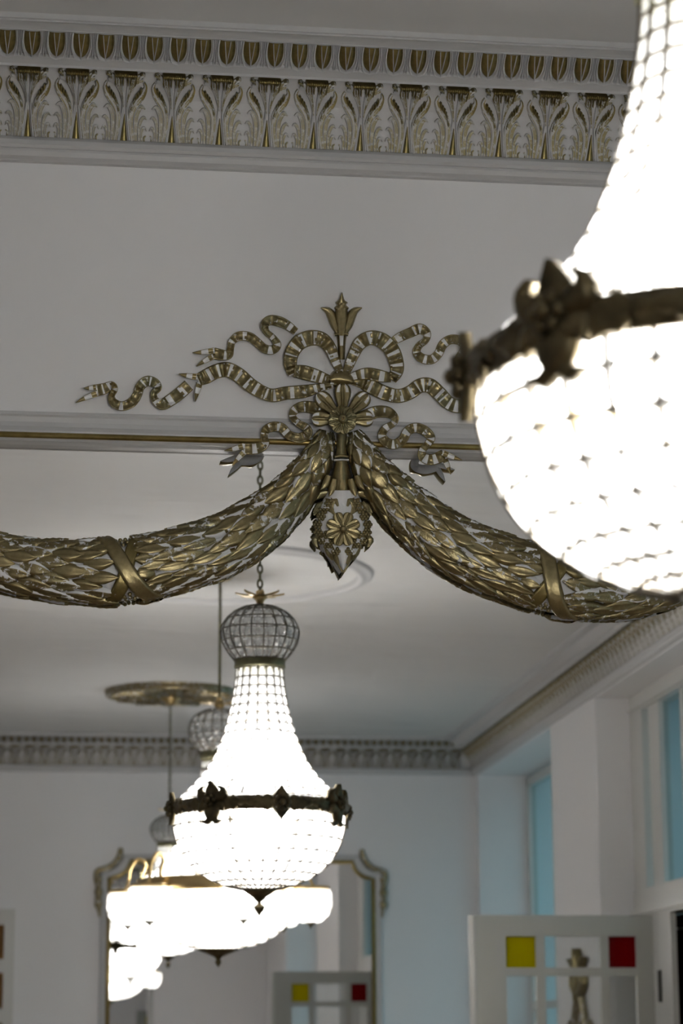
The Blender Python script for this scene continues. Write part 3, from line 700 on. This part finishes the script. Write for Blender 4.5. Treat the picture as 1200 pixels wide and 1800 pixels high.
sweep(mb, [(603,968,4),(603,984,14),(603,1008,1)], .018, wp, LEAF, 10, 0, base=lambda u, v: .014)
shift(mb, po).build('drop_leaves', RM, pen)
mb = MB()
for s in (-1, 1):
    for cx, cy in ((38,908),(44,922),(43,936),(36,950),(33,896),(25,961),(12,969),(16,950),(27,940),(24,885)):
        for k in range(6):
            a = k*pi/3; u, v = 602+s*cx+5.4*cos(a), cy+5.4*sin(a)*.9; mb.ball(wp(u, v, bh(u, v)+.003), .0052, 0, 6)
        mb.ball(wp(602+s*cx, cy, bh(602+s*cx, cy)+.006), .0048, 0, 6)
shift(mb, po).build('berry_clusters', M['gold'], pen)
mb = MB(); RC = (603, 930)
for k in range(8): petal(mb, 2*pi*k/8+pi/8, 5, 31, 19, .013, .040)
o = shift(mb, po).build('flower', RM, pen)
mb = MB(); mb.ball(wp(603, 930, .054), .009, 0, 10); shift(mb, po).build('flower_centre', M['gold'], o)

# ------------------------------------------------------------------ chandeliers
def bead_mesh(mb, c, nrm, upv, wd, ht, th, m=0, q=.66):
    """eight-sided cut crystal lying in its wire cell"""
    sd = upv.cross(nrm).normalized(); K = 8; vs = []
    oc = [(1, q), (q, 1), (-q, 1), (-1, q), (-1, -q), (-q, -1), (q, -1), (1, -q)]
    for r, d in ((1, 0), (.55, 1), (.55, -1)):
        for a, b in oc: vs.append(c+sd*a*wd*r+upv*b*ht*r+nrm*th*d)
    fs = []
    for k in range(K):
        k2 = (k+1) % K; fs += [(k, k2, K+k2, K+k), (k2, k, 2*K+k, 2*K+k2)]
    fs += [tuple(K+k for k in range(K)), tuple(2*K+k for k in range(K))[::-1]]
    mb.add(vs, fs, m, False)
def prof_at(prof, z):
    for (r0, z0), (r1, z1) in zip(prof, prof[1:]):
        if (z0-z)*(z1-z) <= 0 and z0 != z1: t = (z-z0)/(z1-z0); return r0+(r1-r0)*t
    return prof[-1][0]
def resample(prof, n):
    L_ = [0]
    for a, b in zip(prof, prof[1:]): L_.append(L_[-1]+math.hypot(b[0]-a[0], b[1]-a[1]))
    out = []
    for i in range(n+1):
        s = L_[-1]*i/n; k = 0
        while k < len(L_)-2 and L_[k+1] < s: k += 1
        t = (s-L_[k])/(L_[k+1]-L_[k]); out.append((prof[k][0]+(prof[k+1][0]-prof[k][0])*t, prof[k][1]+(prof[k+1][1]-prof[k][1])*t))
    return out
def cage(root, name, prof, rows, cols, wire=.0016, single=None, tw=0, fill=.90, q=.66):
    """wire net over a turned outline and a crystal in every cell; `single` collects places for separate crystals"""
    sm = cr(prof, 40); rr = resample(sm, rows)
    mb = MB()
    wo = wire*1.2
    for r, z in rr: mb.tube([((r+wo)*cos(2*pi*k/cols+tw), (r+wo)*sin(2*pi*k/cols+tw), z) for k in range(cols)], wire, 4, 0, True)
    for k in range(cols):
        a = 2*pi*k/cols+tw; mb.tube([((r+wo)*cos(a), (r+wo)*sin(a), z) for r, z in sm[::2]+[sm[-1]]], wire, 4)
    cg = mb.build(name, M['wire'], root)
    bd = MB(); cells = []
    for i in range(rows):
        (r0, z0), (r1, z1) = rr[i], rr[i+1]; rm, zm = (r0+r1)/2, (z0+z1)/2; ht = math.hypot(r1-r0, z1-z0)/2*fill
        for k in range(cols):
            a = 2*pi*(k+.5)/cols+tw; er = Vector((cos(a), sin(a), 0)); t = (er*(r1-r0)+Vector((0, 0, z1-z0))).normalized()
            nr = Vector((0, 0, 1)).cross(er).cross(t).normalized()*-1
            if nr.dot(er) < 0: nr = -nr
            wd = min(rm*pi/cols*fill, ht*1.35); cells.append((er*rm*.985+Vector((0, 0, zm)), nr, t, wd, min(ht, wd*1.25), wd*.30, 0, q))
    return cells
def chain(mb, z0, z1, r=.0038, L_=.034):
    n = max(2, int((z1-z0)/(L_*.78))); st = (z1-z0)/n
    for k in range(n):
        z = z0+st*(k+.5); pts = []
        for j in range(10):
            a = 2*pi*j/10; x, h = .0085*cos(a), (st*.62)*sin(a); pts.append((x, 0, z+h) if k % 2 else (0, x, z+h))
        mb.tube(pts, r, 5, 0, True)
def ring_ornament(root, R_, z, ang, kind, sc_=1.0):
    mb = MB(); ca, sa = cos(ang), sin(ang)
    def f(a, b, h):   # a tangential, b up, h outward
        rr = R_+h; aa = ang + a*sc_/R_
        return (rr*cos(aa), rr*sin(aa), z+b*sc_)
    if kind == 'cross':
        sweep(mb, [(0, -.045, .01), (0, -.03, .045), (0, 0, .05), (0, .03, .045), (0, .058, .004)], .022, f, LEAF, 12, 0, back=0)
        for s in (-1, 1):
            sweep(mb, [(s*.005, .01, .02), (s*.028, .018, .035), (s*.034, .034, .018), (s*.022, .044, .004)], .024, f, ROUND, 8, 0, back=0)
            sweep(mb, [(s*.005, -.01, .02), (s*.026, -.006, .034), (s*.034, -.022, .006)], .022, f, ROUND, 8, 0, back=0)
            sweep(mb, [(0, -.032, .02), (s*.014, -.047, .018), (s*.028, -.046, .004)], .016, f, ROUND, 8, 0, back=0)
        for k in range(6): a = k*pi/3; mb.ball(f(.013*cos(a), .008+.013*sin(a), .024), .008*sc_, 0, 6)
        mb.ball(f(0, .008, .030), .009*sc_, 0, 8)
    else:
        sweep(mb, [(0, -.044, .003), (0, -.022, .04), (0, 0, .066), (0, .022, .04), (0, .044, .003)], .016, f, ROUND, 12, 0, back=0)
        for k in range(8): a = k*pi/4; mb.ball(f(.016*cos(a), .016*sin(a), .018), .007*sc_, 0, 6)
        mb.ball(f(0, 0, .024), .009*sc_, 0, 8)
    return mb.build('ring_ornament', M['bronze'], root)
S_ = (P(456, 1425, -5.6+8.43)-EYE).dot(fw)/FPX
def pv(l, v0=1425): return [(r*S_, (v0-v)*S_) for r, v in l]      # outline as (radius, height over the ring)
def basket(name, loc, rz, label, sc_, zceil, parts, watts, crystals=True):
    root = empty(name, loc, rz); tag(root, label, 'chandelier'); root.scale = (sc_,)*3
    mb = MB(); chain(mb, (1425-1040)*S_, (zceil-loc[2])/sc_); mb.build('chain', M['bronze_green'], root)
    # leafy canopy above the crown
    mb = MB(); zc_ = (1425-1043)*S_
    mb.lathe(pv([(3,1030),(8,1034),(6,1040),(14,1044),(8,1050),(5,1058)]), 14)
    for k in range(8):
        a = 2*pi*k/8; f = lambda x, y, h: ((x)*cos(a)-y*sin(a), x*sin(a)+y*cos(a), zc_+h+ (x-.02)**2*2.0)
        sweep(mb, [(.008, 0, .012), (.04, 0, .026), (.065, 0, .018), (.088, 0, .002)], .006, f, LEAF, 8, 0, back=0)
    mb.build('leaf_canopy', M['brass'], root)
    cells = []
    cells += cage(root, 'crown_cage', pv([(8,1058),(32,1064),(54,1078),(67,1097),(69,1112),(64,1130),(54,1146),(44,1158)]), 7, 20, .0028, fill=.80, q=.42)
    mb = MB(); mb.lathe(pv([(44,1157),(46,1158),(45,1165),(46,1172),(42,1173)]), 28); mb.lathe(pv([(0,1160),(43,1160)]), 28)  # collar band, plus a solid disc added to keep lamp light off the crown
    mb.build('collar', M['bronze_green'], root)
    cells += cage(root, 'neck_cage', pv([(41,1174),(43,1200),(48,1232),(55,1265),(62,1290)]), 7, 18, .0024, fill=.84, q=.45)
    cells += cage(root, 'flared_neck_cage', pv([(62,1290),(78,1330),(98,1362),(122,1388),(143,1408)]), 8, 30, .0022, fill=.9)
    cells += cage(root, 'bowl_cage', pv([(148,1428),(150,1446),(147,1466),(140,1488),(127,1510),(108,1530),(80,1547),(50,1558),(28,1562)]), 8, 32, .0030, tw=.05, fill=.92)
    # big flat crystals under the ring
    mb = MB(); mb.lathe(pv([(147,1412),(153,1413),(152,1417),(155,1420),(155,1428),(152,1431),(153,1435),(147,1436),(147,1412)]), 64)
    rg = mb.build('ring', M['bronze'], root)
    ph = radians(90-8)
    for k in range(8): ring_ornament(root, 154*S_, -.0, ph+k*pi/4, 'diamond' if k % 2 == 0 else 'cross', 1.3)
    for k in range(8):
        R0 = 153*S_
        for s in (-1, 1):
            mb = MB()
            f = lambda a, b, h: ((R0+h)*cos(ph+k*pi/4+a/R0), (R0+h)*sin(ph+k*pi/4+a/R0), b)
            sweep(mb, [(s*.025, 0, .030), (s*.045, .001, .058), (s*.065, .0, .044), (s*.078, .001, .054), (s*.095, 0, .03)], .013, f, LEAF, 12, 0, back=0)
            sweep(mb, [(s*.09, .004, .020), (s*.105, .004, .030), (s*.118, .004, .018)], .010, f, ROUND, 6, 0)
            mb.build('foliate_band', M['bronze'], root)
    mb = MB(); mb.lathe(pv([(30,1560),(31,1563),(22,1569),(12,1575),(6,1581),(3,1584),(4,1588),(10,1592),(8,1597),(3,1604),(0,1608)]), 20)
    mb.lathe(pv([(30,1560),(0,1559)]), 20); mb.build('finial', M['bronze'], root)
    # candle bulbs inside
    for k in range(6):
        a = 2*pi*k/6+.3; mb = MB(); mb.ball((.13*cos(a), .13*sin(a), .0), .020, 0, 8, (1, 1, 1.7)); mb.build('bulb', M['bulb'], root)
    mb = MB(); mb.ball((0, 0, .17), .018, 0, 8, (1, 1, 2)); mb.build('bulb', M['bulb'], root)
    lights(root, ((0, 0, -.05, .7), (0, 0, .16, .3)), watts)
    return root, cells
def lights(root, spots, watts, rad=.09):
    for x, y, z, sh in spots:
        ld = bpy.data.lights.new('lamp_light', 'POINT'); ld.energy = watts*sh; ld.shadow_soft_size = rad; ld.color = (1, .975, .95)
        lo = bpy.data.objects.new('lamp_light', ld); COL.objects.link(lo); lo.parent = root; lo.location = (x, y, z)
# A: nearest, hangs between the viewer and the mirror
aR = R(456, 1425, 8.43)
rootA, cellsA = basket('basket_chandelier', (aR.x, aR.y, aR.z), 0, 'large lit crystal basket chandelier with bronze ring, out of focus at the right', 1.0, H, None, LAMP_A)
# the hundred crystals that show largest are pieces of their own; the rest is one net of crystals
toE = (EYE-rootA.location).normalized()
def score(c):
    p = rootA.location+c[0]; d = p-EYE; 
    u = 600+FPX*d.dot(rt)/d.dot(fw); v = 900-FPX*d.dot(up)/d.dot(fw)
    vis = c[1].dot(-d.normalized())
    return (vis*c[3]*c[4]) if (vis > .15 and u < 1200 and 0 < v < 1060) else -1
order = sorted(range(len(cellsA)), key=lambda i: -score(cellsA[i]))
pick = [i for i in order[:100] if score(cellsA[i]) > 0]
um = MB(); bead_mesh(um, Vector((0, 0, 0)), Vector((0, -1, 0)), Vector((0, 0, 1)), 1, 1, 1)
unit = None
for i in pick:
    c, n, t, wd, ht, th = cellsA[i][:6]
    if unit is None: ob = um.build('crystal', M['crystal'], rootA); unit = ob
    else: ob = unit.copy(); COL.objects.link(ob)
    sd = t.cross(n).normalized()
    mx_ = Matrix(((sd.x*wd, -n.x*th, t.x*ht, c.x), (sd.y*wd, -n.y*th, t.y*ht, c.y), (sd.z*wd, -n.z*th, t.z*ht, c.z), (0, 0, 0, 1)))
    ob.parent = rootA; ob.matrix_basis = mx_
ps = set(pick); mb = MB()
for i, c in enumerate(cellsA):
    if i not in ps: bead_mesh(mb, *c)
mb.build('crystals', M['crystal'], rootA)['kind'] = 'stuff'
# C: far end, same model
cR = R(296, 1612, 16.3)
rootC, cellsC = basket('basket_chandelier', (cR.x, cR.y, cR.z), .4, 'crystal basket chandelier hanging under the gilt ceiling rose at the far end', .93, H, None, LAMP_C)
mb = MB()
for c in cellsC: bead_mesh(mb, *c)
mb.build('crystals', M['crystal'], rootC)['kind'] = 'stuff'
# B: the big middle chandelier with small baskets on arms
bR = R(384, 1560, 12.11); SB = (P(384, 1560, -5.6+12.11)-EYE).dot(fw)/FPX
rootB = empty('branched_chandelier', bR); tag(rootB, 'large crystal chandelier with small lit baskets on curled arms, in the middle of the room', 'chandelier')
def pb(l, v0=1560): return [(r*SB, (v0-v)*SB) for r, v in l]
mb = MB(); mb.tube([(0, 0, (1560-1232)*SB), (0, 0, H-bR.z)], .0075, 8); mb.build('suspension_rod', M['bronze_green'], rootB)
mb = MB(); zc_ = (1560-1236)*SB; mb.lathe(pb([(3,1224),(8,1230),(5,1234),(10,1238),(4,1246)]), 12)
for k in range(8):
    a = 2*pi*k/8; f = lambda x, y, h: (x*cos(a)-y*sin(a), x*sin(a)+y*cos(a), zc_+h+(x-.02)**2)
    sweep(mb, [(.008, 0, .012), (.05, 0, .03), (.08, 0, .02), (.10, 0, .002)], .006, f, LEAF, 8, 0, back=0)
mb.build('leaf_canopy', M['brass'], rootB)
cB = cage(rootB, 'crown_cage', pb([(6,1244),(28,1248),(46,1260),(54,1278),(53,1294),(44,1310),(33,1322)]), 6, 20, .0030, fill=.8, q=.42)
mb = MB(); mb.lathe(pb([(33,1321),(36,1322),(35,1335),(32,1336)]), 24); mb.lathe(pb([(0, 1324), (34, 1324)]), 24); mb.build('collar', M['bronze_green'], rootB)  # collar again with an added disc inside that shades the crown
cB += cage(rootB, 'neck_cage', pb([(31,1336),(34,1370),(42,1410),(56,1450),(76,1490),(104,1525),(134,1548)]), 14, 26, .0018)
cB += cage(rootB, 'bowl_cage', pb([(140,1570),(142,1584),(136,1602),(122,1622),(100,1642),(70,1658),(34,1667)]), 8, 34, .0035)
mb = MB()
for c in cB: bead_mesh(mb, *c)
mb.build('crystals', M['crystal'], rootB)['kind'] = 'stuff'
mb = MB(); mb.lathe(pb([(136,1546),(144,1548),(142,1553),(147,1558),(147,1566),(143,1571),(136,1572),(136,1546)]), 56); mb.build('ring', M['brass'], rootB)
for k in range(10):
    a = 2*pi*k/10; mb = MB(); c = Vector((.39*cos(a), .39*sin(a), .055)); tv = Vector((-sin(a), cos(a), 0))
    mb.tube([c+tv*.027*cos(t*pi/6)+Vector((0, 0, .027*sin(t*pi/6))) for t in range(12)], .005, 6, 0, True); mb.build('ring_loop', M['bronze_green'], rootB)
mb = MB(); mb.lathe(pb([(36,1665),(36,1669),(22,1674),(8,1680),(4,1684),(6,1690),(0,1698)]), 20); mb.lathe(pb([(0, 1664), (36, 1665)]), 20); mb.build('finial', M['bronze'], rootB)
for k in range(6):
    a = radians(20+60*k); er = Vector((cos(a), sin(a), 0)); Z = Vector((0, 0, 1))
    arm = MB(); arm.tube(cr([er*.38+Z*.0, er*.40+Z*.06, er*.38+Z*.12, er*.42+Z*.15, er*.46+Z*.10, er*.47+Z*.03, er*.49+Z*-.01, er*.49+Z*-.015], 24), [.011-.0003*i*.6 for i in range(24)], 8)
    arm.tube(cr([er*.38+Z*.12, er*.36+Z*.10, er*.365+Z*.07, er*.385+Z*.075], 10), .006, 6)
    ar = arm.build('arm', M['brass'], rootB)
    c = er*.47; lm_ = MB(); lm_.lathe([(.03, 0), (.094, -.004), (.100, -.012), (.094, -.020), (.03, -.014)], 20, c); lm_.build('basket_rim', M['brass'], ar)
    bm_ = MB(); pr = [(.094, -.020), (.102, -.06), (.098, -.11), (.076, -.155), (.03, -.18)]
    rr = resample(cr(pr, 16), 4)
    for i in range(4):
        (r0, z0), (r1, z1) = rr[i], rr[i+1]
        for j in range(14):
            b = 2*pi*(j+.5*(i % 2))/14; e2 = Vector((cos(b), sin(b), 0)); tt = (e2*(r1-r0)+Z*(z1-z0)).normalized(); nr = tt.cross(Vector((-sin(b), cos(b), 0))).normalized()
            if nr.dot(e2) < 0: nr = -nr
            bead_mesh(bm_, c+e2*(r0+r1)/2+Z*(z0+z1)/2, nr, tt, (r0+r1)/2*pi/14*.95, .026, .008)
    bm_.build('small_basket', M['crystal'], ar)
    fm = MB(); fm.lathe([(.03, -.178), (.02, -.188), (.008, -.196), (0, -.212)], 10, c); fm.build('basket_finial', M['bronze'], ar)
    bb = MB(); bb.ball((c.x, c.y, c.z-.09), .036, 0, 8, (1, 1, 1.2)); bb.build('bulb', M['bulb'], ar)
for k in range(8):
    a = 2*pi*k/8; mb = MB(); mb.ball((.2*cos(a), .2*sin(a), .0), .024, 0, 8, (1, 1, 1.6)); mb.build('bulb', M['bulb'], rootB)
lights(rootB, ((0, 0, -.08, .7), (0, 0, .2, .3)), LAMP_B, .12)
# cable of the middle chandelier is a plain rod in the upper part: plain circular ceiling moulding above it
def ring_relief(c, r, mat, name, label, prof):
    o = empty(name, c); tag(o, label, 'ceiling rose')
    mb = MB(); mb.lathe(prof, 72); mb.build('moulded_ring', mat, o); return o
ring_relief((bR.x, bR.y, H), 0, M['plaster'], 'ceiling_rose', 'wide plain white moulded ring on the ceiling above the branched chandelier',
            [(.70, 0), (.705, -.02), (.72, -.032), (.74, -.03), (.75, -.018), (.77, -.022), (.785, -.012), (.79, 0)])
mb = MB(); mb.lathe([(0, -.03), (.05, -.028), (.07, -.01), (.075, 0)], 24); mb.build('ceiling_cup', M['brass'], bpy.data.objects['ceiling_rose'])
ro = ring_relief((cR.x, cR.y, H), 0, M['gold_worn'], 'ceiling_rose', 'openwork gilt ceiling rose at the far end of the room', [(.40, 0), (.405, -.03), (.42, -.045), (.44, -.04), (.45, 0)])
for k in range(12):
    a = 2*pi*k/12; mb = MB(); f = lambda x, y, h: (x*cos(a)-y*sin(a), x*sin(a)+y*cos(a), -.01-h)
    for s in (-1, 1):
        sweep(mb, [(.06, s*.01, .02), (.16, s*.04, .035), (.26, s*.045, .04), (.34, s*.01, .03), (.40, s*.02, .01)], .05, f, LEAF, 12, 0, back=0)
    sweep(mb, [(.10, 0, .01), (.2, 0, .03), (.3, 0, .01)], .04, f, ROUND, 6, 0, back=0)
    mb.build('rose_leaf', M['gold_worn'], ro)
mb = MB(); mb.lathe([(0, -.10), (.03, -.095), (.05, -.07), (.09, -.05), (.10, 0)], 20); mb.build('ceiling_cup', M['brass'], ro)
ra = ring_relief((aR.x, aR.y, H), 0, M['plaster'], 'ceiling_rose', 'plain white moulded ring on the ceiling above the nearest basket chandelier',
            [(.40, 0), (.405, -.02), (.42, -.032), (.44, -.03), (.46, 0)])
mb = MB(); mb.lathe([(0, -.03), (.05, -.028), (.07, -.01), (.075, 0)], 24); mb.build('ceiling_cup', M['brass'], ra)
